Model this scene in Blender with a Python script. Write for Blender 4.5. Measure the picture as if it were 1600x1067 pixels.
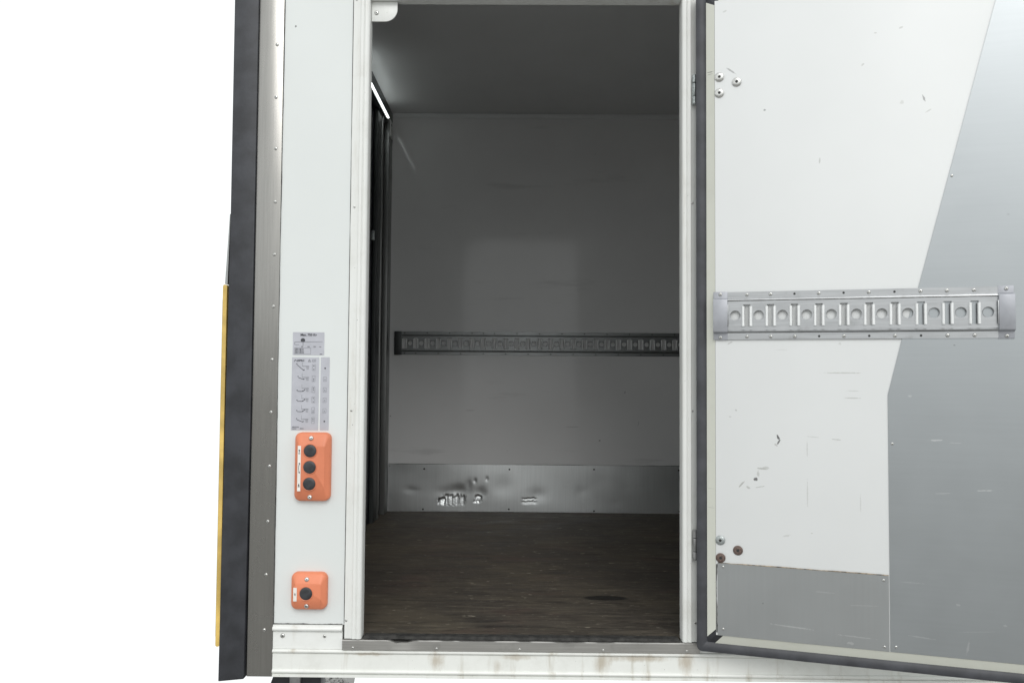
import bpy, bmesh, math, random
from mathutils import Vector, Matrix
random.seed(7)
S = bpy.context.scene
for o in list(bpy.data.objects): bpy.data.objects.remove(o)
COL = S.collection

# ------------------------------------------------------------------ camera
cam = bpy.data.cameras.new('camera'); cam.sensor_width = 36.0; cam.lens = 36*1300/1600
cam.clip_start = 0.02; cam.clip_end = 500
co = bpy.data.objects.new('camera', cam); COL.objects.link(co)
pi_, ro_, ya_ = 0.04039, 0.00745, 0.00836
fw = Vector((-math.sin(ya_)*math.cos(pi_), math.cos(ya_)*math.cos(pi_), math.sin(pi_)))
r0 = Vector((math.cos(ya_), math.sin(ya_), 0)); u0 = r0.cross(fw)
rr = math.cos(ro_)*r0 + math.sin(ro_)*u0; uu = -math.sin(ro_)*r0 + math.cos(ro_)*u0
m = Matrix((rr, uu, -fw)).transposed().to_4x4(); m.translation = Vector((0, -2.26496, 0.70421))
co.matrix_world = m
S.camera = co

# ------------------------------------------------------------------ sky and overcast sun
w = bpy.data.worlds.new('World'); S.world = w; w.use_nodes = True
bg = w.node_tree.nodes['Background']; bg.inputs['Color'].default_value = (0.97, 1.0, 1.0, 1); bg.inputs['Strength'].default_value = 1.12
sl = bpy.data.lights.new('overcast_sun', 'SUN'); sl.energy = 1.3; sl.angle = math.radians(34); sl.color = (1, .985, .96)
so = bpy.data.objects.new('overcast_sun', sl); COL.objects.link(so)
SUN_EL, SUN_AZ = math.radians(38), math.radians(9)      # azimuth: 0 = straight from the camera side, negative = from the left
sd = Vector((math.sin(SUN_AZ)*math.cos(SUN_EL), -math.cos(SUN_AZ)*math.cos(SUN_EL), math.sin(SUN_EL)))
so.rotation_euler = sd.to_track_quat('Z', 'Y').to_euler()
S.view_settings.view_transform = 'Standard'; S.view_settings.look = 'None'
S.view_settings.exposure = 0.0; S.view_settings.gamma = 1.0
S.view_settings.use_curve_mapping = False
S.render.engine = 'CYCLES'
S.cycles.max_bounces = 12; S.cycles.diffuse_bounces = 8; S.cycles.glossy_bounces = 6

# ------------------------------------------------------------------ node helpers
class NT:
    def __init__(s, name):
        s.m = bpy.data.materials.new(name); s.m.use_nodes = True
        s.t = s.m.node_tree; s.b = s.t.nodes['Principled BSDF']
        s.co = s.n('ShaderNodeTexCoord').outputs['Object']
    def n(s, typ, **kw):
        x = s.t.nodes.new(typ)
        for k, v in kw.items(): setattr(x, k, v)
        return x
    def l(s, a, b): s.t.links.new(a, b)
    def mapv(s, scale=(1,1,1), loc=(0,0,0), rot=(0,0,0), typ='POINT', vec=None):
        x = s.n('ShaderNodeMapping', vector_type=typ)
        x.inputs['Location'].default_value = loc; x.inputs['Rotation'].default_value = rot; x.inputs['Scale'].default_value = scale
        s.l(vec or s.co, x.inputs['Vector']); return x.outputs['Vector']
    def noise(s, scale, detail=4, rough=.55, stretch=(1,1,1), dist=0, loc=(0,0,0)):
        x = s.n('ShaderNodeTexNoise'); x.inputs['Scale'].default_value = scale; x.inputs['Detail'].default_value = detail
        x.inputs['Roughness'].default_value = rough; x.inputs['Distortion'].default_value = dist
        s.l(s.mapv(stretch, loc), x.inputs['Vector']); return x.outputs['Fac']
    def ramp(s, fac, a, b, lo=0., hi=1.):
        x = s.n('ShaderNodeMapRange'); x.interpolation_type = 'SMOOTHSTEP'
        x.inputs['From Min'].default_value = a; x.inputs['From Max'].default_value = b
        x.inputs['To Min'].default_value = lo; x.inputs['To Max'].default_value = hi
        s.l(fac, x.inputs['Value']); return x.outputs['Result']
    def mth(s, op, a, b=None):
        x = s.n('ShaderNodeMath', operation=op)
        for i, v in enumerate((a, b)):
            if v is None: continue
            if isinstance(v, (int, float)): x.inputs[i].default_value = v
            else: s.l(v, x.inputs[i])
        return x.outputs[0]
    def mix(s, fac, a, b, blend='MIX'):
        x = s.n('ShaderNodeMix', data_type='RGBA', blend_type=blend)
        if isinstance(fac, (int, float)): x.inputs[0].default_value = fac
        else: s.l(fac, x.inputs[0])
        for i, v in ((6, a), (7, b)):
            if isinstance(v, tuple): x.inputs[i].default_value = (*v, 1)
            else: s.l(v, x.inputs[i])
        return x.outputs[2]
    def bump(s, h, strength, dist=.002):
        x = s.n('ShaderNodeBump'); x.inputs['Strength'].default_value = strength; x.inputs['Distance'].default_value = dist
        s.l(h, x.inputs['Height']); s.l(x.outputs['Normal'], s.b.inputs['Normal'])
    def mark(s, x, z, lx, lz, ang=0., wob=.6, seed=0., soft=False):
        """soft-edged worn mark with a centre, a length, a width and a tilt, in the plane of the surface (metres)"""
        a = s.mapv((1,1,1), (-x, 0, -z))
        a = s.mapv((1,1,1), (0,0,0), (0, math.radians(-ang), 0), vec=a)
        a = s.mapv((1/lx, 0, 1/lz), vec=a)
        ln = s.n('ShaderNodeVectorMath', operation='LENGTH'); s.l(a, ln.inputs[0])
        nz = s.noise(160, 3, .6, loc=(seed, 0, seed))
        d = s.mth('ADD', ln.outputs['Value'], s.mth('MULTIPLY', s.mth('SUBTRACT', nz, .5), wob*2.4))
        if soft:
            d = s.mth('ADD', ln.outputs['Value'], s.mth('MULTIPLY', s.mth('SUBTRACT', s.noise(45, 6, .7, (1,1,.35), loc=(seed,0,0)), .5), 2.2))
            return s.ramp(d, 1.25, .1)
        return s.ramp(d, .95, .55)
    def out(s, col, rough, metal=0.):
        for k, v in (('Base Color', col), ('Roughness', rough), ('Metallic', metal)):
            if isinstance(v, tuple): s.b.inputs[k].default_value = (*v, 1)
            elif isinstance(v, (int, float)): s.b.inputs[k].default_value = v
            else: s.l(v, s.b.inputs[k])
        return s.m

def plain(name, col, rough, metal=0., var=.06, nscale=30, bump=0.):
    k = NT(name); f = k.noise(nscale, 5)
    c2 = tuple(c*(1-var*2) for c in col); c1 = tuple(min(1, c*(1+var)) for c in col)
    if bump: k.bump(k.noise(nscale*12, 3), bump, .001)
    return k.out(k.mix(k.ramp(f, .3, .7), c2, c1), rough, metal)

def white_paint(name, col=(.69,.716,.708), rough=.32, grime=.25, streak=.0, marks=(), bump=.05):
    k = NT(name)
    c = k.mix(k.ramp(k.noise(2.2, 3), .3, .7), tuple(v*.965 for v in col), col)
    # faint specks and grime patches
    g = k.mth('MULTIPLY', k.ramp(k.noise(7, 8, .7), .45, .85), grime)
    c = k.mix(g, c, (.46,.45,.40))
    sp = k.ramp(k.noise(150, 2, .5), .74, .80, 0, grime*1.6)
    c = k.mix(sp, c, (.25,.25,.24))
    if streak:
        st = k.mth('MULTIPLY', k.ramp(k.noise(16, 6, .65, (1, 1, .12)), .54, .78), streak)
        c = k.mix(st, c, (.30,.245,.15))
    for i, (x, z, lx, lz, a, mc, st) in enumerate(marks):
        c = k.mix(k.mth('MULTIPLY', k.mark(x, z, lx, lz, a, seed=i*3.7, soft=mc is RU), st), c, mc)
    if bump: k.bump(k.noise(3.0, 2), bump, .02)
    return k.out(c, rough)

def brushed(name, col, rough, along=(1,1,60), metal=1., var=.12, stain=.15, marks=(), bump=.06, nscale=4):
    k = NT(name)
    f = k.noise(nscale, 6, .6, along)
    c = k.mix(k.ramp(f, .25, .75), tuple(v*(1-var) for v in col), col)
    g = k.mth('MULTIPLY', k.ramp(k.noise(11, 7, .68), .52, .8), stain)
    c = k.mix(g, c, (.16,.155,.15))
    for i, (x, z, lx, lz, a, mc, st) in enumerate(marks):
        c = k.mix(k.mth('MULTIPLY', k.mark(x, z, lx, lz, a, seed=i*2.3), st*.7), c, mc)
    if bump: k.bump(k.noise(2.2, 2, .5), bump, .02)
    return k.out(c, k.ramp(k.noise(7, 6, .6), .3, .7, rough*.94, rough*1.08), metal)

DK = (.09,.09,.09); RU = (.30,.22,.12); LT = (.75,.76,.76); GM = (.38,.38,.36)
M = {}
M['panel'] = white_paint('white_wall_paint', grime=.02, marks=[(-.625,1.665,.004,.004,0,DK,.8)])
M['trim'] = white_paint('white_trim_paint', (.77,.78,.76), .34, .35, .30)
M['base'] = white_paint('white_base_rail_paint', (.76,.77,.74), .36, .45, .75,
    marks=[(-.214,-.06,.02,.03,0,RU,.55),(-.60,-.028,.008,.02,0,RU,.3),(-.63,-.012,.006,.014,0,RU,.45),(.0,-.05,.05,.008,0,RU,.4),(.231,-.06,.03,.03,0,RU,.45),
           (.45,-.06,.022,.035,0,RU,.55),(.33,-.05,.10,.010,0,RU,.5),(-.40,-.045,.07,.006,0,RU,.45),(-.05,-.075,.012,.02,0,RU,.35)])
M['frame'] = white_paint('white_frame_paint', (.74,.75,.73), .36, .5, .45)
M['door'] = white_paint('white_door_laminate', (.705,.718,.718), .45, .02, .0, bump=.03, marks=[
    (.1895,.550,.0035,.009,-25,DK,.95),(.191,.538,.0028,.009,32,DK,.9),(.184,.530,.006,.003,30,GM,.6),
    (.150,.468,.016,.003,5,GM,.7),(.140,.455,.004,.011,0,GM,.5),(.134,.440,.006,.006,20,DK,.9),(.160,.470,.010,.005,0,GM,.45),
    (.098,.425,.0028,.014,42,GM,.8),(.115,.418,.006,.004,30,GM,.6),(.145,.421,.016,.002,-12,GM,.5),
    (.345,.716,.055,.0018,0,GM,.6),(.37,.653,.022,.0018,0,GM,.55),(.37,.671,.02,.0014,0,GM,.35),(.33,.548,.014,.0018,4,GM,.6),(.275,.553,.02,.0014,4,GM,.35),
    (.26,.52,.002,.025,0,GM,.35),(.26,.41,.002,.04,0,GM,.35),(.385,.39,.002,.03,0,GM,.3),(.085,.617,.004,.003,30,GM,.7),(.07,.60,.004,.002,0,GM,.5),
    (.075,1.517,.020,.0028,38,(.3,.3,.3),.75),(.295,1.26,.002,.010,6,GM,.6),(.54,1.40,.003,.010,-20,DK,.6),(.49,1.395,.006,.006,0,GM,.35),
    (.55,1.368,.010,.002,-30,GM,.5),(.40,1.50,.006,.003,-40,GM,.5),(.49,1.585,.006,.003,-20,GM,.5),(.43,1.578,.005,.002,0,GM,.5),(.16,1.404,.004,.003,0,DK,.6),
    (.06,1.68,.008,.003,-20,GM,.4),(.0705,.793,.010,.003,-30,GM,.5),(.20,.775,.02,.002,0,GM,.2),(.21,.30,.012,.003,-15,GM,.35),(.27,.31,.004,.002,0,GM,.5),(.34,.79,.004,.004,0,GM,.35)])
M['cream'] = white_paint('cream_edge_plastic', (.71,.72,.645), .42, .3, .0, marks=[(.02,1.522,.010,.0016,8,DK,.7),(.02,1.516,.010,.0012,4,DK,.5),(.02,.36,.012,.0012,0,GM,.4),(.02,.41,.012,.0012,0,GM,.3)])
M['steel'] = brushed('brushed_stainless_steel', (.35,.342,.325), .27, (40,1,1.2), nscale=5, stain=.03, bump=.05)
M['plate'] = brushed('grey_door_sheet', (.405,.427,.44), .36, (1,1,30), stain=.0, var=.03, bump=.02, marks=[
    (.555,.553,.020,.0022,-3,LT,.7),(.66,.436,.024,.0018,-4,LT,.75),(.57,.425,.025,.0016,-4,LT,.35),(.60,.548,.015,.0012,0,LT,.4),(.50,.205,.03,.0015,0,LT,.3),
    (.50,.660,.006,.003,0,LT,.4),(.62,.06,.003,.02,10,LT,.4),(.47,.84,.002,.002,0,DK,.5),(.60,.785,.003,.002,0,DK,.6),(.72,1.10,.004,.002,0,DK,.3),(.60,.16,.006,.003,0,LT,.4),(.70,.12,.006,.003,0,LT,.4),
    (.64,.10,.05,.0012,-6,LT,.25),(.52,.075,.04,.002,4,LT,.35)])
M['kick'] = brushed('grey_door_kick_sheet', (.44,.455,.46), .37, (30,1,1), stain=.04, var=.03, bump=.02, marks=[
    (.22,.072,.06,.0022,3,LT,.6),(.37,.062,.05,.0018,2,LT,.5),(.36,.045,.010,.004,0,LT,.5),(.15,.125,.003,.003,0,DK,.5),(.30,.165,.03,.0016,0,LT,.35),(.39,.14,.05,.0014,-3,LT,.3)])
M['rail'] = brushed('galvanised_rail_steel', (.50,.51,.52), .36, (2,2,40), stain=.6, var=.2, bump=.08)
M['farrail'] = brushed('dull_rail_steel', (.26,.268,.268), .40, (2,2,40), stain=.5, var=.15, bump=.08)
M['raillip'] = brushed('rubbed_bright_lip', (.84,.85,.85), .34, (2,2,10), metal=.35, stain=.1, var=.1)
M['farraillip'] = brushed('rubbed_dull_lip', (.92,.93,.93), .45, (2,2,10), metal=.1, stain=.1, var=.1)
M['cap'] = plain('grey_cap_plastic', (.36,.37,.40), .45, .35, .06, 20)
M['sill'] = brushed('worn_aluminium_sill', (.46,.45,.43), .42, (1,1,60), stain=.5, var=.2)
M['screw'] = plain('zinc_screw', (.62,.62,.60), .28, 1., .15, 300)
M['rust'] = plain('rusted_bolt', (.15,.105,.09), .65, .3, .25, 400)
M['zinc'] = plain('dull_zinc_bolt', (.42,.45,.45), .45, .8, .2, 300)
M['dark'] = plain('dark_recess', (.02,.02,.02), .7)
M['rubber'] = plain('black_rubber_seal', (.035,.037,.044), .55, 0, .2, 14, .2)
M['gasket'] = plain('dark_rubber_gasket', (.05,.052,.06), .5, 0, .15, 18, .15)
M['threshold'] = plain('dull_threshold_rubber', (.035,.034,.032), .9, 0, .3, 40)
M['yellow'] = plain('yellow_lift_paint', (.68,.47,.13), .5, 0, .15, 12)
M['greyedge'] = plain('grey_lift_metal', (.35,.36,.36), .45, .5, .1, 12)
M['orange'] = plain('orange_plastic', (.68,.215,.110), .45, 0, .05, 10, .08)
M['button'] = plain('black_button', (.035,.037,.042), .45, 0, .2, 60, .3)
M['sticker'] = plain('silver_sticker', (.47,.475,.52), .4, .15, .04, 25)
M['tag'] = plain('white_sticker', (.78,.76,.72), .5, 0, .04, 40)
M['ink'] = plain('black_print', (.045,.047,.055), .6)
M['sealant'] = plain('dirty_sealant', (.10,.10,.095), .8, 0, .4, 25)
M['brownseal'] = plain('stained_sealant', (.34,.27,.19), .8, 0, .5, 60)
M['darkmetal'] = plain('dark_chassis_paint', (.02,.021,.025), .5, 0, .2, 20)
M['greymetal'] = plain('grey_bracket_metal', (.3,.3,.3), .5, .3, .2, 30)
M['navy'] = plain('dark_navy_door', (.018,.02,.033), .35, 0, .15, 6)
M['post'] = brushed('dull_inner_post', (.26,.265,.26), .4, (1,1,.5), metal=.7, stain=.3)
M['rearframe'] = plain('dark_inner_frame', (.05,.055,.055), .45, .2, .15, 8)

def interior(name, col, rough, marks=(), wav=.05, soil=1.):
    k = NT(name)
    c = k.mix(k.ramp(k.noise(1.3, 4), .3, .7), tuple(v*.93 for v in col), col)
    c = k.mix(k.ramp(k.noise(40, 3), .72, .8, 0, .35*soil), c, (.2,.2,.19))
    c = k.mix(k.ramp(k.noise(12, 6, .6, (.15,1,1)), .62, .75, 0, .18*soil), c, (.25,.25,.24))
    for i, (x, z, lx, lz, a, mc, st) in enumerate(marks):
        c = k.mix(k.mth('MULTIPLY', k.mark(x, z, lx, lz, a, seed=i*1.9), st), c, mc)
    k.bump(k.noise(1.6, 2), wav, .02); k.b.inputs['Specular IOR Level'].default_value = .24
    return k.out(c, rough)
M['inwall'] = interior('glossy_inner_wall', (.82,.82,.82), .10, [(.28,.44,.05,.002,0,DK,.3),(.55,.62,.004,.008,10,DK,.4),(.42,.37,.006,.006,0,DK,.5),(.62,.46,.002,.02,10,DK,.3),(-.25,.52,.03,.003,0,DK,.25),(-.2,.88,.002,.002,0,LT,.4)])
M['ceil'] = interior('ceiling_sheet', (.80,.81,.81), .42, soil=0.)
M['inkick'] = brushed('dented_kick_sheet', (.76,.78,.78), .37, (30,1,1), stain=.12, var=.08, bump=.06)
M['cornice'] = plain('grey_cornice', (.80,.81,.81), .4, .0, .02, 5)

k = NT('worn_plywood_floor')
g = k.noise(6, 8, .62, (.7, 9, 1), .3)
c = k.mix(k.ramp(g, .3, .72), (.040,.034,.029), (.095,.082,.066))
c = k.mix(k.ramp(k.noise(2.2, 5, .6), .42, .68, 0, .7), c, (.110,.092,.066))
c = k.mix(k.ramp(k.noise(3.1, 4, .6, (1,2,1), loc=(5,3,0)), .52, .72, 0, .35), c, (.11,.066,.055))
fine = k.ramp(k.noise(34, 8, .75, (.16, 5.5, 1)), .50, .70)
area = k.ramp(k.noise(3.4, 5, .65, (1,1.6,1), loc=(9,2,0)), .42, .62)
c = k.mix(k.mth('MULTIPLY', k.mth('MULTIPLY', fine, area), .75), c, (.30,.26,.185))
c = k.mix(k.ramp(k.noise(55, 4, .65, (.30, 2.6, 1), loc=(2,7,0)), .60, .68, 0, .4), c, (.40,.36,.27))
c = k.mix(k.ramp(k.noise(26, 3, .6, (.7, 1.6, 1), loc=(4,1,0)), .655, .72, 0, .55), c, (.46,.42,.33))
c = k.mix(k.ramp(k.noise(9, 6, .6, (.5,3,1), loc=(1,0,4)), .54, .7, 0, .6), c, (.02,.018,.016))
a = k.mapv((1,1,1), (-.28,-.41,0)); a = k.mapv((1/.075, 1/.032, 0), vec=a)
ln = k.n('ShaderNodeVectorMath', operation='LENGTH'); k.l(a, ln.inputs[0])
d = k.mth('ADD', ln.outputs['Value'], k.mth('MULTIPLY', k.mth('SUBTRACT', k.noise(25, 4), .5), .5))
c = k.mix(k.ramp(d, 1.05, .75, 0, .92), c, (.012,.011,.010))
k.bump(k.noise(60, 5, .65, (.15, 3, 1)), .35, .002)
M['floor'] = k.out(c, k.ramp(g, .3, .7, .55, .75)); k.b.inputs['Specular IOR Level'].default_value = .25

k = NT('asphalt_yard'); c = k.mix(k.ramp(k.noise(3, 8, .7), .3, .7), (.28,.28,.272), (.38,.372,.36))
k.bump(k.noise(200, 3), .4, .004); M['ground'] = k.out(c, .9)
M['stone'] = plain('grey_gravel', (.35,.35,.34), .9, 0, .4, 60)
k = NT('lit_lamp_tube'); k.b.inputs['Emission Color'].default_value = (.93,1,.98,1); k.b.inputs['Emission Strength'].default_value = 5.0
M['lamp'] = k.out((.9,.9,.9), .4)

# ------------------------------------------------------------------ mesh helpers
class MB:
    def __init__(s): s.v = []; s.f = []; s.mi = []
    def add(s, vs, fs, mi=0):
        o = len(s.v); s.v += [tuple(v) for v in vs]; s.f += [tuple(i+o for i in f) for f in fs]; s.mi += [mi]*len(fs); return s
    def box(s, x0, x1, y0, y1, z0, z1, mi=0):
        v = [(x,y,z) for x in (x0,x1) for y in (y0,y1) for z in (z0,z1)]
        return s.add(v, [(0,1,3,2),(4,6,7,5),(0,4,5,1),(2,3,7,6),(0,2,6,4),(1,5,7,3)], mi)
    def prism(s, poly, axis, a, b, mi=0):
        """extrude a closed 2-D polygon along x ('x': (y,z)), y ('y': (x,z)) or z ('z': (x,y))"""
        def p(q, t): return {'x': (t,q[0],q[1]), 'y': (q[0],t,q[1]), 'z': (q[0],q[1],t)}[axis]
        n = len(poly); v = [p(q,a) for q in poly]+[p(q,b) for q in poly]
        f = [(i,(i+1)%n,(i+1)%n+n,i+n) for i in range(n)]+[tuple(range(n)), tuple(range(2*n-1,n-1,-1))]
        return s.add(v, f, mi)
    def lathe(s, prof, c, n=20, axis='-y', mi=0):
        """prof: (radius, height) pairs; axis -y points at the viewer"""
        vs = []; fs = []
        for (r,h) in prof:
            for i in range(n):
                t = 2*math.pi*i/n; a, b = r*math.cos(t), r*math.sin(t)
                vs.append({'-y': (c[0]+a, c[1]-h, c[2]+b), 'z': (c[0]+a, c[1]+b, c[2]+h), 'y': (c[0]+a, c[1]+h, c[2]+b)}[axis])
        for j in range(len(prof)-1):
            for i in range(n): fs.append((j*n+i, j*n+(i+1)%n, (j+1)*n+(i+1)%n, (j+1)*n+i))
        fs.append(tuple(range((len(prof)-1)*n, len(prof)*n))); fs.append(tuple(range(n-1,-1,-1)))
        return s.add(vs, fs, mi)
    def mesh(s, name, mats, bevel=0., seg=2, smooth=False, flaty=False):
        me = bpy.data.meshes.new(name); me.from_pydata(s.v, [], s.f)
        for k_ in (mats if isinstance(mats, (list, tuple)) else [mats]): me.materials.append(M[k_])
        for p, i in zip(me.polygons, s.mi): p.material_index = i
        bm = bmesh.new(); bm.from_mesh(me)
        bmesh.ops.recalc_face_normals(bm, faces=bm.faces)
        if bevel:
            es = [e for e in bm.edges if len(e.link_faces) == 2 and e.calc_face_angle(0) > .6]
            bmesh.ops.bevel(bm, geom=es, offset=bevel, segments=seg, profile=.5, affect='EDGES', clamp_overlap=True)
        if smooth or bevel:
            for f in bm.faces: f.smooth = not (flaty and abs(f.normal.y) > .9)
            for e in bm.edges:
                if len(e.link_faces) == 2 and e.calc_face_angle(0) > math.radians(40): e.smooth = False
        bm.to_mesh(me); bm.free(); return me
    def build(s, name, mats, parent, bevel=0., seg=2, smooth=False):
        return link(name, s.mesh(name, mats, bevel, seg, smooth), parent)

def link(name, me, parent, loc=None, rot=None):
    o = bpy.data.objects.new(name, me); COL.objects.link(o)
    if parent is not None:
        o.parent = parent
        if parent is TRUCK: o.location = (-TRUCK.location.x, -TRUCK.location.y, -TRUCK.location.z)
    if loc is not None:
        o.location = Vector(loc) + (Vector(o.location) if parent is TRUCK else Vector())
    if rot is not None: o.rotation_euler = rot
    return o

TRUCK = bpy.data.objects.new('box_truck', None); COL.objects.link(TRUCK); TRUCK.location = (.8, 1.0, -.9)
TRUCK.empty_display_size = .3
TRUCK['label'] = 'white box truck body with its side door swung open and orange lift controls'
TRUCK['category'] = 'truck'

def rrect(x0, x1, z0, z1, r, n=6):
    p = []
    for cx, cz, a0 in ((x1-r,z1-r,0),(x0+r,z1-r,90),(x0+r,z0+r,180),(x1-r,z0+r,270)):
        for i in range(n+1):
            t = math.radians(a0+90*i/n); p.append((cx+r*math.cos(t), cz+r*math.sin(t)))
    return p

def screw_mesh(name, r, head='screw', h=None, hole='dark'):
    h = h or r*.55; b = MB()
    b.lathe([(r,0),(r,h*.35),(r*.86,h*.75),(r*.55,h),(r*.30,h)], (0,0,0), 16, '-y', 0)
    b.lathe([(r*.30,h*.9),(r*.30,h*1.04)], (0,0,0), 10, '-y', 1)
    return b.mesh(name, [head, hole], smooth=True)
SCR = screw_mesh('screw', .0046); SCRS = screw_mesh('screw_small', .0034); BOLT = screw_mesh('bolt', .0125, 'screw', .004)
BOLTZ = screw_mesh('bolt_zinc', .0125, 'zinc', .004); BOLTR = screw_mesh('bolt_rust', .0125, 'rust', .004)
SCRL = screw_mesh('screw_large', .0062)
def screws(parent, pts, me=SCR, name='screw'):
    for p in pts:
        link(name, me, parent, p, (0, random.uniform(0, 6.28), 0))

L0, L1 = -.7248, 2.55        # the box runs from the rear post to the front end
TOPZ = 2.16; DEP = 2.05

# ------------------------------------------------------------------ ground the truck stands on (camera side, with the strip of gravel seen below the rear)
g = MB()
g.add([(-40,-60,-.9),(40,-60,-.9),(40,1.0,-.9),(-.70,1.0,-.9),(-.86,2.24,-.9),(-1.10,2.24,-.9),(-1.3,1.0,-.9),(-40,1.0,-.9)], [tuple(range(8))])
gr = g.build('ground', 'ground', None); gr['kind'] = 'structure'
b = MB()
for i in range(420):
    x = random.uniform(-1.09,-.88); y = random.uniform(1.2, 2.23); r = random.uniform(.006,.014)
    vs = [(x+r*random.uniform(.6,1.2)*math.cos(t), y+r*random.uniform(.6,1.2)*math.sin(t), -.9) for t in [k_*1.2566 for k_ in range(5)]]
    b.add(vs+[(x, y, -.9+r*random.uniform(.6,1.1))], [(i_, (i_+1)%5, 5) for i_ in range(5)])
gv = b.build('gravel', 'stone', None); gv['kind'] = 'stuff'; gv['label'] = 'loose grey gravel on the ground below the truck rear'; gv['category'] = 'gravel'

# ------------------------------------------------------------------ outer shell
b = MB()
b.box(-.6700, -.4634, .0, .045, .031, TOPZ)
b.box(.4900, L1, .0, .045, .031, TOPZ)
b.box(-.4634, .4900, .0, .045, 1.791, TOPZ)
b.build('side_wall', 'panel', TRUCK)
MB().box(L0, L1+.05, .0, DEP+.05, TOPZ+.002, TOPZ+.05).build('roof', 'panel', TRUCK, .008)
MB().box(1.55, 1.60, .047, DEP-.002, .0, 2.0715).build('bounce_partition', 'inwall', TRUCK)  # unseen white partition, added to shorten the cargo space and bounce light back

# rear corner post
p = MB().prism([(-.7248,-.004),(-.6565,-.004),(-.6565,-.0005),(-.6715,-.0005),(-.6715,.06),(-.7248,.06)], 'z', -.108, TOPZ).build('corner_post', 'steel', TRUCK, .0012)
screws(p, [(-.6741,-.004,1.6119),(-.6749,-.004,1.4646),(-.673,-.004,1.3217),(-.6715,-.004,1.1742),(-.671,-.004,1.0291),(-.671,-.004,.8866),(-.6717,-.004,.7413),(-.672,-.004,.5985),(-.6735,-.004,.4529),(-.675,-.004,.3046),(-.677,-.004,.1623),(-.679,-.004,.0155),(-.674,-.004,1.757),(-.674,-.004,1.905)])
# dirty joints round the panel
b = MB()
def wobble(bx, x0, z0, x1, z1, wd, y, n=60):
    pts = []; wk = .8
    for i in range(n+1):
        t = i/n; x = x0+(x1-x0)*t; z = z0+(z1-z0)*t; wk = min(1.2, max(.3, wk+random.uniform(-.22,.22))); k_ = wd*wk
        pts.append((x,z,k_))
    hor = abs(x1-x0) > abs(z1-z0)
    vs = []; fs = []
    for x, z, k_ in pts:
        if hor: vs += [(x,y,z-wd*.5),(x,y,z-wd*.5+k_)]
        else: vs += [(x-wd*.5,y,z),(x-wd*.5+k_,y,z)]
    for i in range(n): fs.append((2*i,2*i+1,2*i+3,2*i+2))
    bx.add(vs, fs)
wobble(b, -.4648, .034, -.4648, TOPZ, .0024, -.0012, 150)
wobble(b, -.654, .0325, -.47, .0325, .0030, -.0012, 40)
wobble(b, -.6555, .02, -.6555, TOPZ, .0020, -.0012, 120)
b.build('joint_sealant', 'sealant', TRUCK)

# rear seal and folded tail lift, seen edge on
MB().prism([(-.799,-.120),(-.7305,-.113),(-.7262,.6),(-.7262,TOPZ),(-.7935,TOPZ),(-.792,1.1)], 'y', -.010, DEP).build('rear_seal', 'rubber', TRUCK, .002)
b = MB().prism(rrect(-.8105, -.7995, -.030, .9455, .0050, 4), 'y', -.004, DEP-.1)
lp = b.build('lift_platform', 'yellow', TRUCK)
MB().prism([(-.8055,.9475),(-.7985,.9475),(-.7945,1.14),(-.7960,1.14)], 'y', -.003, DEP-.1).build('edge_strip', 'greyedge', lp)
MB().prism([(-.8125,.0),(-.8108,-.02),(-.8108,.93),(-.8125,.90)], 'y', .0, DEP-.12).build('backing_sheet', 'greyedge', lp)

# base rail: extruded profile with beads
def bead(z, r, y=0.): return [(y-r*math.sin(t), z+r*math.cos(t)) for t in [math.pi*i/6 for i in range(7)]]
prof = [(.05,-.0345),(-.003,-.0345)]+bead(-.0395,.0048,-.003)+[(-.003,-.0445),(-.0005,-.0450),(-.0005,-.0462),(-.003,-.0468),(-.003,-.0875)]+bead(-.0930,.0052,-.003)+[(-.003,-.0990),(-.001,-.0995),(-.0055,-.1010),(-.0055,-.1075),(.05,-.1075)]
br = MB().prism(prof, 'x', -.6560, L1).build('base_rail', 'base', TRUCK, smooth=True)
prof = [(.044,.0300),(-.004,.0300),(-.004,.0270)]+bead(.0200,.0062,-.004)+[(-.004,.0128),(-.0002,.0125),(-.0002,.0108),(-.002,.0098),(-.002,-.0338),(.044,-.0338)]
tr = MB().prism(prof, 'x', -.6560, -.4690).build('base_trim', 'trim', TRUCK, smooth=True)
MB().prism(prof, 'x', .4905, L1).build('base_trim', 'trim', TRUCK, smooth=True)
screws(tr, [(-.6299,-.002,.0007)], SCRL); screws(tr, [(-.5168,-.002,.0002)])

# ------------------------------------------------------------------ door frame: white extrusion with a flange, a groove and a rounded inner edge
def jamb(sgn, xin, z0, z1, wf=1.):
    # offsets from the inner edge outwards
    pr = [(0,.030),(0,-.004),(.0016,-.0075),(.0055,-.0100),(.0120,-.0110),(.0145,-.0085),(.0165,-.0078),(.0180,-.0100),(.0255,-.0100),(.0275,-.0055),(.0300,-.0048),(.0490,-.0044),(.0490,-.0006),(.0300,.030)]
    return MB().prism([(xin-sgn*o*wf, y) for o, y in pr], 'z', z0, z1)
jl = jamb(1, -.4175, -.0045, 1.7860, .935).build('door_jamb', 'frame', TRUCK, smooth=True)
jr = jamb(-1, .4425, -.0045, 1.7860, .93).build('door_jamb', 'frame', TRUCK, smooth=True)
pr = [(.030,1.7416),(-.006,1.7416),(-.010,1.745),(-.011,1.755),(-.008,1.758),(-.0075,1.760),(-.010,1.762),(-.010,1.770),(-.005,1.773),(-.0048,1.789),(.03,1.789)]
hd = MB().prism(pr, 'x', -.4165, .4415).build('door_head', 'frame', TRUCK, smooth=True)
MB().box(-.4634,-.4180,-.0046,.028,1.7870,1.7900).build('head_end', 'frame', TRUCK)
MB().box(.4430,.4880,-.0046,.028,1.7870,1.7900).build('head_end', 'frame', TRUCK)
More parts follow.
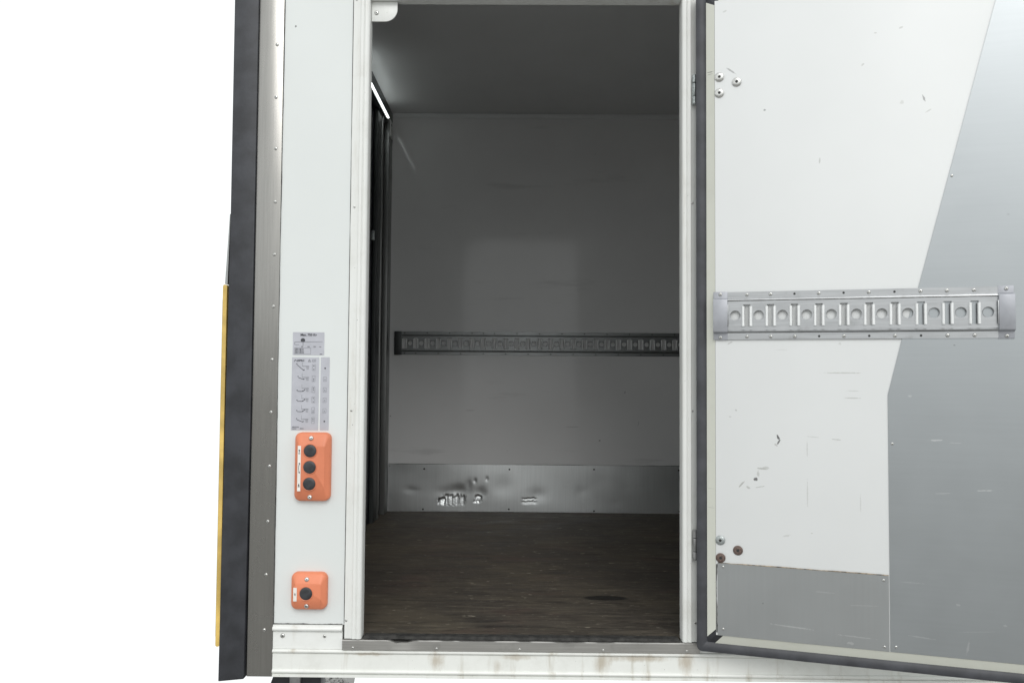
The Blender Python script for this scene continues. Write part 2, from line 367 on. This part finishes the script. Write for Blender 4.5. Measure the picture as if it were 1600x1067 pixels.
screws(jl, [(-.4557,-.0044,1.7391),(-.4535,-.0044,1.1612),(-.4535,-.0044,.6054),(-.4590,-.0044,.0432)], SCRS)
screws(jr, [(.4755,-.0044,1.7444),(.4712,-.0044,1.1772),(.4705,-.0044,.6108),(.4775,-.0044,.0456)], SCRS)
# corner bracket
pl = [(-.4165,1.7405),(-.4165,1.6850)]+[(-.3800+.035*math.sin(t), 1.7200-.035*math.cos(t)) for t in [math.pi/2*i/10 for i in range(11)]]+[(-.3450,1.7405)]
cb = MB().prism(pl, 'y', .012, .018).build('corner_bracket', 'trim', TRUCK, .0012)
screws(cb, [(-.4030,.012,1.7090)], SCRL)
# hinge knuckles on the right jamb
for zc, hh in ((1.487,.041),(.2550,.040)):
    b = MB()
    for a0, a1, r_ in ((-hh,-hh*.47,.0062),(-hh*.43,hh*.43,.0050),(hh*.47,hh,.0062)):
        b.lathe([(r_*.8,a0),(r_,a0+.0012),(r_,a1-.0012),(r_*.8,a1)], (.4750,-.0150,zc), 14, 'z')
    b.box(.4690,.4760,-.0125,-.0105,zc-hh*.95,zc+hh*.95)
    b.build('hinge', 'zinc' if zc > 1 else 'greymetal', TRUCK, smooth=True)

# sill
nd = 60; b = MB(); vs = []; fs = []
prof = [(.020,-.0062),(-.0085,-.0062),(-.0110,-.0085),(-.0112,-.0320),(-.0095,-.0333),(-.0030,-.0333)]
for i in range(nd+1):
    x = -.4675+(.9555)*i/nd
    for j, (y, z) in enumerate(prof):
        dz = dy = 0
        if -.336 < x < -.288 and j in (1,2): dz = -.006*random.uniform(.5,1.1); dy = .004*random.uniform(0,1)
        elif j in (1,2): dz = -.0006*random.random()
        vs.append((x, y+dy, z+dz))
n = len(prof)
for i in range(nd):
    for j in range(n-1): fs.append((i*n+j, i*n+j+1, (i+1)*n+j+1, (i+1)*n+j))
fs += [tuple(range(n)), tuple(range(nd*n+n-1, nd*n-1, -1))]
sill = b.add(vs, fs).build('door_sill', 'sill', TRUCK, smooth=True)
screws(sill, [(x,-.0112,-.0270) for x in (-.4387,-.214,.0078,.231,.4537)], SCRS)
# torn rubber strip along the threshold
b = MB(); vs = []; fs = []
for i in range(81):
    x = -.4130+.848*i/80; up = .0006+.0008*random.random()
    if -.355 < x < -.30: up += .005*random.random()
    for y, z in ((.030,.0),(.016,up),(.002,up*.8),(-.003,-.0055)): vs.append((x,y,z))
for i in range(80):
    for j in range(3): fs.append((i*4+j,i*4+j+1,(i+1)*4+j+1,(i+1)*4+j))
b.add(vs, fs).build('threshold_rubber', 'threshold', TRUCK, smooth=True)

# ------------------------------------------------------------------ cargo space
MB().box(-.705, L1-.05, .0305, DEP-.002, -.10, .0).build('cargo_floor', 'floor', TRUCK)
MB().box(-.672, L1-.052, .047, DEP-.002, 2.0726, 2.12).build('ceiling', 'ceil', TRUCK)
iw = MB().prism([(DEP,.240),(DEP,TOPZ),(DEP+.05,TOPZ),(DEP+.05,-.05),(DEP+.03,-.05),(DEP+.03,.240)], 'x', -.72, L1).build('inner_wall', 'inwall', TRUCK)
MB().prism([(DEP-.001,2.0465),(DEP-.005,2.0465),(DEP-.007,2.0485),(DEP-.007,2.0700),(DEP-.001,2.0700)], 'x', -.668, L1-.055).build('cornice', 'cornice', TRUCK)
# dented kick plate
# creased dents: pushed in most at a sharp upper edge, sloping back out towards the floor
COLJ = {}
def col(cx, x, w_): return COLJ.setdefault((cx, int(x/w_)), (random.random(), random.random(), random.random()))
def dent(x, z):
    d = 0
    for cx, z0, z1, rx, dp, rough in ((-.328,.030,.076,.052,.0032,1.),(-.392,.032,.066,.016,.0055,.9),(-.203,.050,.080,.015,.0045,.8),(-.212,.044,.058,.014,.003,.5),(.058,.040,.056,.036,.0018,.4),(.058,.058,.072,.034,.0022,.5)):
        if abs(x-cx) > rx*1.25: continue
        a_, b_, c_ = col(cx, x, .0075)
        lo = z0+rough*.010*(a_-.5); hi = z1+rough*.014*(b_-.5)
        e = min(1, max(0, (rx*1.2-abs(x-cx))/(rx*.35)))
        t = (z-lo)/(hi-lo)
        if 0 < t: d += dp*(1+rough*(c_-.5))*e*(t if t <= 1 else max(0, 1-(t-1)*4))
        if rough > .7 and 0 < t < 1: d += .0009*(random.random()-.5)
    for cx, cz, rx, rz, dp in ((-.300,.115,.05,.03,.003),(-.255,.14,.02,.03,.002),(-.222,.160,.009,.014,.0022),(-.160,.170,.007,.012,.0020),(-.19,.10,.03,.03,.003),(.33,.11,.025,.03,.0009),
            (.56,.13,.02,.02,.0006),(.50,.05,.02,.02,.0006),(-.55,.11,.03,.02,.002),(.17,.12,.006,.004,.002),(.10,.09,.05,.04,.002),(-.33,.10,.09,.03,.003),(.42,.16,.06,.05,.0006),(-.08,.13,.07,.06,.002)):
        q = ((x-cx)/rx)**2+((z-cz)/rz)**2
        if q < 5: d += dp*math.exp(-q*1.4)
    return d
b = MB(); vs = []; fs = []; xs = []; x = -.666
while x < L1-.055:
    xs.append(x); x += .004 if (-.44 < x < .12) else .02
zs = [.003+.2397*i/80 for i in range(81)]
for x in xs:
    for z in zs: vs.append((x, DEP-.004+dent(x,z)-.0006*math.sin(x*9+z*20), z))
n = len(zs)
for i in range(len(xs)-1):
    for j in range(n-1): fs.append((i*n+j,i*n+j+1,(i+1)*n+j+1,(i+1)*n+j))
kp = b.add(vs, fs).build('kick_plate', 'inkick', TRUCK, smooth=True)
for x, z in ((-.4839,.2189),(-.0444,.2193),(.3911,.2229),(-.4881,.0122),(-.0461,.0161),(.3918,.0101),(.827,.222),(.83,.012)):
    link('screw', screw_mesh('screw_dark', .0045, 'dark'), kp, (x, DEP-.005, z))
wobble_b = MB(); wobble(wobble_b, -.666, .2445, L1-.06, .2445, .004, DEP-.0015, 120); wobble_b.build('kick_joint', 'sealant', TRUCK)
# rear end of the cargo space: closed dark door between posts
MB().box(-.7240,-.7050,.047,DEP-.002,.0,2.12).build('rear_door', 'navy', TRUCK)
MB().box(-.7040,-.6712,1.945,DEP-.001,.0,2.070).build('rear_post', 'post', TRUCK, .002)
MB().box(-.7040,-.6800,1.800,1.826,.0,1.985).build('rear_post', 'post', TRUCK, .003)
MB().box(-.7040,-.6850,1.690,1.7990,.0,1.985).build('rear_stile', 'rearframe', TRUCK, .003)
MB().box(-.7040,-.6960,1.828,1.943,.0,1.985).build('rear_gap_shade', 'dark', TRUCK)  # near-black strip painting the shade of the open gap beside the post
MB().box(-.7040,-.6870,1.36,1.545,.0,1.90).build('rear_stile', 'rearframe', TRUCK, .003)
hdm = MB().prism([(-.7040,1.987),(-.6790,1.987),(-.6760,2.0000),(-.6720,2.0600),(-.6720,2.0715),(-.7040,2.0715)], 'y', .05, 1.9435).build('rear_header', 'rearframe', TRUCK, .002)
b = MB(); b.box(-.6711,-.6670,1.955,2.032,1.925,2.010); b.box(-.6671,-.6666,1.985,2.003,1.985,1.998,1)
b.build('post_bracket', ['trim','dark'], TRUCK)
MB().box(-.6960,-.6800,1.595,1.612,1.33,1.375).build('door_latch', 'zinc', TRUCK, .002)
screws(TRUCK, [(-.6580, DEP-.03, .49),(-.6580, DEP-.03, .235)], SCRS)
def tube(x, z, y0, y1, r, ):
    b = MB(); n = 12; vs = []
    for y in (y0, y1):
        for i in range(n): t = 2*math.pi*i/n; vs.append((x+r*math.cos(t), y, z+r*math.sin(t)))
    return b.add(vs, [(i,(i+1)%n,(i+1)%n+n,i+n) for i in range(n)]+[tuple(range(n)), tuple(range(2*n-1,n-1,-1))])
for y0, y1 in ((1.18,1.866),(.22,.46)):
    lh = MB().prism([(-.6790,1.9845),(-.6700,1.9845),(-.6690,2.0040),(-.6755,2.0040)], 'y', y0-.02, y1+.02).build('light_holder', 'rearframe', TRUCK)
    tube(-.6650, 1.9930, y0, y1, .0042).build('light_tube', 'lamp', lh, smooth=True)

# ------------------------------------------------------------------ perforated cargo rail (same pressing on the inner wall and on the door)
def rail_mesh(name, s0, s1, c0, pitch, nc, mat, zc=.8675, tot=.123, lead_slot=False, wb=-.0065):
    """hat profile with real round holes and slots; x along, -y towards the viewer, z up; circles at c0 + i*pitch, slots half way"""
    b = MB(); H = tot/2; fl = .0165; vt, vb = zc+H-.0255, zc-H+.0255
    def strip(pr):
        vs = [(x, y, z) for x in (s0, s1) for y, z in pr]; n = len(pr)
        b.add(vs, [(j, j+1, j+1+n, j+n) for j in range(n-1)])
    for sg in (1, -1):
        t = H*sg
        strip([(0,zc+t),(-.0022,zc+t),(-.0022,zc+t-sg*fl),(-.0045,zc+t-sg*(fl+.0006)),(wb-.0023,zc+t-sg*(fl+.0030)),(wb-.0027,zc+t-sg*(fl+.0050)),(wb,zc+t-sg*(fl+.0080)),(wb,zc+t-sg*.0255)])
    st, sb = zc+.0283, zc-.0283; sw = .0088; R = .0122; back = -.0012
    slots = [c0+(i+.5)*pitch for i in range(-1 if lead_slot else 0, nc if lead_slot else nc-1)]
    circs = [c0+i*pitch for i in range(nc)]
    def quad(x0, x1, z0, z1): b.add([(x0,wb,z0),(x1,wb,z0),(x1,wb,z1),(x0,wb,z1)], [(0,1,2,3)])
    quad(s0, s1, vb, sb); quad(s0, s1, st, vt)
    edges = [s0]+[q for s in slots for q in (s-sw, s+sw)]+[s1]
    for a_, b_ in zip(edges[::2], edges[1::2]):
        cc = [c for c in circs if a_ < c-R and c+R < b_]
        if not cc: quad(a_, b_, sb, st); continue
        # split between consecutive circles (a long stretch never holds more than one, except at the ends)
        cuts = [a_]+[(p+q)/2 for p, q in zip(cc, cc[1:])]+[b_]
        for c, l_, r_ in zip(cc, cuts, cuts[1:]):
            an = sorted(set([2*math.pi*i/28 for i in range(28)]+[math.atan2(z-zc, x-c) % (2*math.pi) for x in (l_, r_) for z in (sb, st)]))
            vs = []; n = len(an)
            for t in an:
                ct, s_ = math.cos(t), math.sin(t)
                kx = ((r_-c)/ct if ct > 1e-9 else (l_-c)/ct if ct < -1e-9 else 1e9); kz = ((st-zc)/s_ if s_ > 1e-9 else (sb-zc)/s_ if s_ < -1e-9 else 1e9)
                k_ = min(kx, kz)
                vs += [(c+R*ct, back, zc+R*s_), (c+(R-.0003)*ct, wb+.0012, zc+(R-.0003)*s_), (c+(R+.0012)*ct, wb, zc+(R+.0012)*s_), (c+k_*ct, wb, zc+k_*s_)]
            fs = []
            for i in range(n):
                j = (i+1) % n
                for q in range(3): fs.append((4*i+q, 4*j+q, 4*j+q+1, 4*i+q+1))
            b.add(vs, fs)
    for s in slots:
        for x in (s-sw, s+sw): b.add([(x,wb,sb),(x,wb,st),(x,back,st),(x,back,sb)], [(0,1,2,3)])
        for z in (sb, st): b.add([(s-sw,wb,z),(s+sw,wb,z),(s+sw,back,z),(s-sw,back,z)], [(0,1,2,3)])
        for sg in (-1, 1):       # rolled lips at the slot sides
            n = 7; vs = []
            for z in (sb+.0005, st-.0045):
                for i in range(n): t = math.pi*i/(n-1); vs.append((s+sg*(sw+.0008)+.0042*math.cos(t), wb-.0050*math.sin(t), z))
            b.add(vs, [(i, i+1, i+1+n, i+n) for i in range(n-1)]+[tuple(range(n)), tuple(range(n,2*n))], 1)
    for x in (s0, s1):
        b.add([(x,0,zc-H),(x,-.0022,zc-H),(x,-.0022,zc-H+fl),(x,-.0088,zc-H+fl+.0038),(x,-.0088,zc+H-fl-.0038),(x,-.0022,zc+H-fl),(x,-.0022,zc+H),(x,0,zc+H)], [tuple(range(8))])
    return b.mesh(name, [mat, mat+'lip'], smooth=True, flaty=True), slots
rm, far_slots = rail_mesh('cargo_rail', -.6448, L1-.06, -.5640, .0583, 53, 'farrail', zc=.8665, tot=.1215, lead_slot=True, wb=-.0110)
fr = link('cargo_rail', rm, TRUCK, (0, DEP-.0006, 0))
MB().box(-.6454,-.6090,-.0190,0,.8057,.9273).build('rail_end_cap', 'rearframe', fr, .002)
HOLE = MB().lathe([(.0032,0),(.0030,.0008)], (0,0,0), 10, '-y').mesh('rail_fixing', 'dark')
HOLED = MB().lathe([(.0030,0),(.0026,.0006)], (0,0,0), 10, '-y').mesh('rail_hole', 'dark')
for i, s in enumerate(far_slots[:30]):
    if (i % 2 == 0) or i in (7,): link('fixing', HOLE, fr, (s,-.0026,.9195))
    if (i % 2 == 1) or i in (0,): link('fixing', HOLE, fr, (s,-.0026,.8135))

# ------------------------------------------------------------------ open side door (local frame: x from the hinge, y away from the viewer, z up)
DOOR_A = 0.29275; DW = .835
DZ0, DZ1 = .033, 1.7115
core = MB().prism(rrect(-.0165, DW+.015, -.0165, 1.752, .016, 5), 'y', .0185, .048).mesh('side_door', 'gasket', .003)
door = link('side_door', core, TRUCK, (.4872, -.0550, 0), (0,0,-DOOR_A)); door['label'] = 'white side door swung wide open, showing its inner face'
MB().prism(rrect(-.0165, DW+.015, -.0165, 1.752, .016, 5), 'y', .0485, .0515).build('outer_skin', 'panel', door)
# gasket: rounded lip running right round the door
def ring(prof, x0, x1, z0, z1, r=.010, n=5):
    """sweep a profile (inward offset, y) along a rounded rectangle"""
    b = MB(); vs = []; k_ = None
    for o, y in prof:
        pl = rrect(x0+o, x1-o, z0+o, z1-o, max(r-o, .0012), n); k_ = len(pl)
        vs += [(x, y, z) for x, z in pl]
    m_ = len(prof)
    return b.add(vs, [(j*k_+i, j*k_+(i+1)%k_, (j+1)*k_+(i+1)%k_, (j+1)*k_+i) for j in range(m_-1) for i in range(k_)])
ring([(.001,.0184),(0,.0160),(.0015,.0128),(.006,.0110),(.012,.0108),(.0185,.0120),(.0235,.0150),(.0270,.0182)], -.0175, DW+.016, -.0175, 1.753, .014).build('gasket', 'gasket', door, smooth=True)
# dark filler behind the mitred corners of the edge strips
MB().add([(.0098,.0180,.0068),(DW-.012,.0180,.0068),(DW-.012,.0180,1.7300),(.0098,.0180,1.7300),(.0345,.0030,.0345),(DW-.036,.0030,.0345),(DW-.036,.0030,1.7050),(.0345,.0030,1.7050)],
         [(0,1,5,4),(1,2,6,5),(2,3,7,6),(3,0,4,7),(4,5,6,7)]).build('edge_core', 'rubber', door)
def strip(pts, nm='edge_strip'):
    # pts: outer a, outer b, inner b, inner a  (x, z); outer edge lies deeper
    o = .0014; v = [(pts[0][0],.0165,pts[0][1]),(pts[1][0],.0165,pts[1][1]),(pts[2][0],.0006,pts[2][1]),(pts[3][0],.0006,pts[3][1])]
    c_ = [(x, y+.0030, z) for x, y, z in v]
    MB().add(v+c_, [(0,1,2,3),(7,6,5,4),(0,4,5,1),(1,5,6,2),(2,6,7,3),(3,7,4,0)]).build(nm, 'cream', door)
strip([(.0095,.022),(.0095,1.7165),(.0325,1.7000),(.0325,.0475)])
strip([(.0290,.0065),(DW-.03,.0065),(DW-.05,.0325),(.0510,.0325)])
strip([(.0310,1.7350),(DW-.03,1.7350),(DW-.05,1.7120),(.0440,1.7120)])
strip([(DW-.012,.022),(DW-.012,1.7165),(DW-.035,1.7000),(DW-.035,.0475)])
MB().box(.0330, DW-.0355, .0, .0120, DZ0, DZ1).build('inner_panel', 'door', door, .0008)
# grey sheet with its slanted edge, and the low kick sheet
xr = DW-.0365
poly = [(.4500,.0340),(xr,.0340),(xr,1.7040),(.7210,1.7040),(.5222,.9301),(.4832,.8003),(.4500,.6625)]
gp = MB().prism(poly, 'y', -.0018, -.0004).build('grey_sheet', 'plate', door)
kp2 = MB().prism([(.0375,.0335),(.4475,.0335),(.4475,.2172),(.0375,.2188)], 'y', -.0018, -.0004).build('kick_sheet', 'kick', door)
b = MB(); wobble(b, .0380, .2200, .4480, .2187, .0020, -.0012, 60); b.build('kick_joint', 'brownseal', door)
b = MB(); wobble(b, .0352, .040, .0352, .216, .0030, -.0009, 40); b.build('kick_joint', 'sealant', door)
screws(door, [(.5997,-.0018,1.2015),(.4588,-.0018,.5417),(.0516,-.0018,.2100),(.4358,-.0018,.2057),(.0511,-.0018,.0502),(.4364,-.0018,.0437),(.4624,-.0018,.0463)], SCRS)
for x, z, me in ((.0451,1.5028,BOLT),(.0897,1.4854,BOLT),(.0450,1.4595,BOLT),(.0444,.2781,BOLTZ),(.0888,.2547,BOLTR),(.0451,.2326,BOLTR)):
    link('hinge_bolt', me, door, (x, -.0003, z), (0, random.uniform(0,6), 0))
dm, ds = rail_mesh('cargo_rail_door', .0600, .6985, .0843, .05891, 11, 'rail', zc=.8640, tot=.1240)
link('cargo_rail', dm, door, (0, -.0024, 0))
# half slots showing beside the caps are left to the lips of the caps
def cap(x0, x1):
    zt, zb = .8640+.0632, .8640-.0632
    pr = [(-.0024,zt),(-.0052,zt),(-.0052,zt-.0165),(-.0150,zt-.0205),(-.0162,zt-.0230),(-.0162,zb+.0230),(-.0150,zb+.0205),(-.0052,zb+.0165),(-.0052,zb),(-.0024,zb)]
    return MB().prism(pr, 'x', x0, x1).build('rail_end_cap', 'cap', door, .0006)
cap(.0285,.0648); cap(.6950,.7295)
for x in (.0660,.6935):
    MB().box(x-.0012,x+.0012,-.0165,-.0130,.8360,.8920).build('cap_lip', 'rail', door, .0008)
rt, rb = .9185, .8090
top = {0:1,1:1,3:1,5:1,7:1,8:1,9:1}; bot = {0:1,1:1,2:1,4:1,6:1,8:1,9:1}
for i, s in enumerate(ds):
    for d_, z in ((top, rt),(bot, rb)):
        if i in d_: link('screw', SCR, door, (s, -.0046, z), (0, random.uniform(0,6), 0))
        else: link('fixing_hole', HOLED, door, (s, -.0046, z))
for x in (.0465,.7130):
    for z in (rt+.002, rb-.002): link('screw', SCR, door, (x, -.0052, z), (0, random.uniform(0,6), 0))

# ------------------------------------------------------------------ stickers
def sticker(x0, x1, z0, z1, y=-.0006):
    return MB().prism(rrect(x0, x1, z0, z1, .0012, 2), 'y', y, -.0001).build('sticker', 'sticker', TRUCK)
def text_mb(b, body, x, z, size, y):
    cu = bpy.data.curves.new('t', 'FONT'); cu.body = body; cu.size = size; cu.resolution_u = 2; cu.offset = size*.03
    o = bpy.data.objects.new('t', cu); COL.objects.link(o); bpy.context.view_layer.update()
    dg = bpy.context.evaluated_depsgraph_get(); me = bpy.data.meshes.new_from_object(o.evaluated_get(dg))
    b.add([(x+v.co.x, y, z+v.co.y) for v in me.vertices], [tuple(p.vertices) for p in me.polygons])
    bpy.data.objects.remove(o); bpy.data.curves.remove(cu); bpy.data.meshes.remove(me)
def seg(b, x0, z0, x1, z1, wd, y):
    d = Vector((x1-x0, z1-z0)); d.normalize(); nx, nz = -d.y*wd/2, d.x*wd/2
    b.add([(x0+nx,y,z0+nz),(x1+nx,y,z1+nz),(x1-nx,y,z1-nz),(x0-nx,y,z0-nz)], [(0,1,2,3)])
def disc(b, x, z, r, y, a0=0, a1=360, n=14):
    b.add([(x,y,z)]+[(x+r*math.cos(math.radians(a0+(a1-a0)*i/n)), y, z+r*math.sin(math.radians(a0+(a1-a0)*i/n))) for i in range(n+1)], [(0,i+1,i+2) for i in range(n)])
def frame(b, x0, x1, z0, z1, wd, y):
    seg(b,x0,z0,x1,z0,wd,y); seg(b,x0,z1,x1,z1,wd,y); seg(b,x0,z0,x0,z1,wd,y); seg(b,x1,z0,x1,z1,wd,y)
Y = -.0012
st1 = sticker(-.6173,-.5311,.7545,.8170)
b = MB()
text_mb(b, 'Max. 750 Kg', -.5965, .8070, .0088, Y)
disc(b, -.5895,.7945,.0062,Y,0,180); b.add([(-.5957,Y,.7945),(-.5833,Y,.7945),(-.5845,Y,.7915),(-.5945,Y,.7915)],[(0,1,2,3)])
seg(b,-.612,.7900,-.536,.7915,.0007,Y); seg(b,-.589,.7900,-.589,.7800,.0008,Y); seg(b,-.612,.7900,-.612,.7830,.0007,Y); seg(b,-.612,.7830,-.600,.7830,.0007,Y)
for i, t in enumerate(('600','1000','1500','mm')): text_mb(b, t, -.594+i*.0165, .7765, .0034, Y)
for i in range(4):
    text_mb(b, ('750 kg  600 mm','600 kg  750 mm','450 kg 1000 mm','300 kg 1500 mm')[i], -.6105, .7700-.0036*i, .0036, Y)
frame(b,-.6120,-.5680,.7570,.7740,.0004,Y); text_mb(b,'78095',-.5430,.7562,.0028,Y)
b.build('lettering', 'ink', st1)['kind'] = 'stuff'
st2 = sticker(-.6184,-.5440,.5505,.7488)
b = MB()
seg(b,-.6125,.7370,-.6095,.7420,.0013,Y); seg(b,-.6095,.7420,-.6055,.7385,.0013,Y)
text_mb(b, 'ZEPRO', -.6050, .7375, .0066, Y)
for q in ((-.5745,.7365,-.5665,.7365),(-.5665,.7365,-.5705,.7430),(-.5705,.7430,-.5745,.7365)): seg(b,*q,.0006,Y)
seg(b,-.5705,.7385,-.5705,.7410,.0008,Y); frame(b,-.5625,-.5535,.7370,.7425,.0006,Y); seg(b,-.5580,.7370,-.5580,.7425,.0006,Y)
rows = [.7210,.6905,.6610,.6330,.6045,.5770]
poses = [((-.604,.728),(-.586,.713)),((-.600,.6935),(-.586,.6885)),((-.602,.6560),(-.588,.6560)),((-.602,.6290),(-.588,.6290)),((-.602,.6010),(-.588,.6010)),((-.602,.5790),(-.586,.5730))]
for r_, z in enumerate(rows):
    (x0,z0),(x1,z1) = poses[r_]
    seg(b,x0,z0,x1,z1,.0013,Y); disc(b,x1+.001,z1+.0012,.0014,Y); disc(b,x0-.001,z0+.003,.0014,Y)
    if 2 <= r_ <= 4: seg(b,x1,z1,x1+.0055,z1+.004,.0012,Y); disc(b,x1+.0055,z1+.0048,.0013,Y)
    seg(b,-.590,z+.0035,-.571,z+.0035,.0006,Y); seg(b,-.590,z+.0035,-.590,z+.014,.0004,Y)
    for j in range(4): seg(b,-.580+.0006*j,z+.002-.0022*j,-.572,z+.002-.0022*j,.0004,Y)
    frame(b,-.5625,-.5545,z-.008,z+.008,.0004,Y)
    for j, d_ in enumerate((.004,-.0005,-.005)):
        if (r_+j) % 3 != 1: disc(b,-.5585,z+d_,.0013,Y)
text_mb(b,'SERVICE 24h',-.6150,.5580,.0034,Y); text_mb(b,'020-7810',-.6150,.5535,.0030,Y); text_mb(b,'78094TL',-.5940,.5540,.0030,Y)
b.build('lettering', 'ink', st2)['kind'] = 'stuff'
st3 = sticker(-.5397,-.5155,.5508,.7493)
b = MB()
for r_, z in enumerate(rows):
    if r_ in (0,5): disc(b,-.5275,z-.002,.0022,Y)
    else:
        frame(b,-.5318,-.5232,z-.007,z+.005,.0004,Y); disc(b,-.5275,z-.001,.0010,Y); seg(b,-.530,z-.004,-.525,z-.004,.0005,Y)
b.build('lettering', 'ink', st3)['kind'] = 'stuff'

# ------------------------------------------------------------------ orange control boxes
def control_box(x0, x1, z0, z1, ramp, btns, scr, tag, marks):
    """rounded plastic box whose long sides and ends slope up to a flat face"""
    b = MB(); vs = []; n = None
    lay = [(0,-.000,.017),(0,-.010,.017),(.0012,-.0140,.016),(.006,-.0185,.012),(ramp,-.0255,.006),(ramp+.002,-.0262,.004)]
    for o, y, r_ in lay:
        ox = min(o, .0135)
        pl = rrect(x0+ox, x1-ox, z0+o, z1-o, r_, 6); n = len(pl); vs += [(x,y,z) for x, z in pl]
    fs = [(j*n+i, j*n+(i+1)%n, (j+1)*n+(i+1)%n, (j+1)*n+i) for j in range(len(lay)-1) for i in range(n)]+[tuple(range((len(lay)-1)*n, len(lay)*n))]
    bx = b.add(vs, fs).build('control_box', 'orange', TRUCK, smooth=True)
    for x, z in btns:
        MB().lathe([(.0190,.0),(.0195,.0010),(.0185,.0018),(.0172,.0008)], (x,-.0262,z), 26, '-y').build('button_ring', 'orange', bx, smooth=True)
        MB().lathe([(.0168,0),(.0168,.0016),(.0150,.0030),(.0100,.0036),(.004,.0038)], (x,-.0262,z), 26, '-y').build('button', 'button', bx, smooth=True)
    for x, z in scr: link('screw', SCRL, bx, (x,-.0215,z), (.25 if z > (z0+z1)/2 else -.25, random.uniform(0,6), 0))
    tg = MB().box(tag[0],tag[1],-.0272,-.0240,tag[2],tag[3]).build('tag', 'tag', bx)
    b = MB(); marks(b, -.0276); b.build('marking', 'ink', bx)['kind'] = 'stuff'
def mk3(b, y):
    x = -.5872
    disc(b,x,.4985,.0020,y); seg(b,x,.4985,x,.4930,.0012,y); seg(b,x-.0025,.4915,x+.0025,.4915,.0010,y); seg(b,x-.0025,.4890,x+.0025,.4890,.0008,y)
    disc(b,x+.001,.4635,.0019,y); disc(b,x+.0006,.4395,.0019,y)
    pts = [(x+.001,.4635),(x-.0006,.457),(x-.0012,.4515),(x-.0006,.4455),(x+.0006,.4395)]
    for p_, q_ in zip(pts, pts[1:]): seg(b,*p_,*q_,.0012,y)
    disc(b,x,.4055,.0020,y); seg(b,x,.4055,x,.4105,.0012,y); seg(b,x-.0025,.4030,x+.0025,.4030,.0010,y); seg(b,x-.0025,.4008,x+.0025,.4008,.0008,y)
control_box(-.6030,-.5060,.3615,.5455,.034,[(-.5583,.4971),(-.5590,.4538),(-.5592,.4093)],[(-.5572,.5308),(-.5586,.3738)],(-.5915,-.5830,.3898,.5106), mk3)
def mk1(b, y): disc(b,-.5921,.1165,.0017,y); seg(b,-.5945,.1195,-.5900,.1195,.0006,y); seg(b,-.5940,.1140,-.5904,.1140,.0006,y)
control_box(-.6065,-.5100,.0730,.1718,.026,[(-.5629,.1189)],[(-.5623,.1550),(-.5622,.0850)],(-.5968,-.5876,.0985,.1340), mk1)

# ------------------------------------------------------------------ what shows below the rear corner
ch = MB().prism([(-.6740,-.118),(-.5480,-.118),(-.5520,-.30),(-.74,-.30)], 'y', .10, .16).build('rear_bracket', 'darkmetal', TRUCK, .003)
MB().prism([(-.6330,-.112),(-.6020,-.112),(-.6060,-.30),(-.6330,-.30)], 'y', .085, .0985).build('bracket_web', 'greymetal', ch, .002)
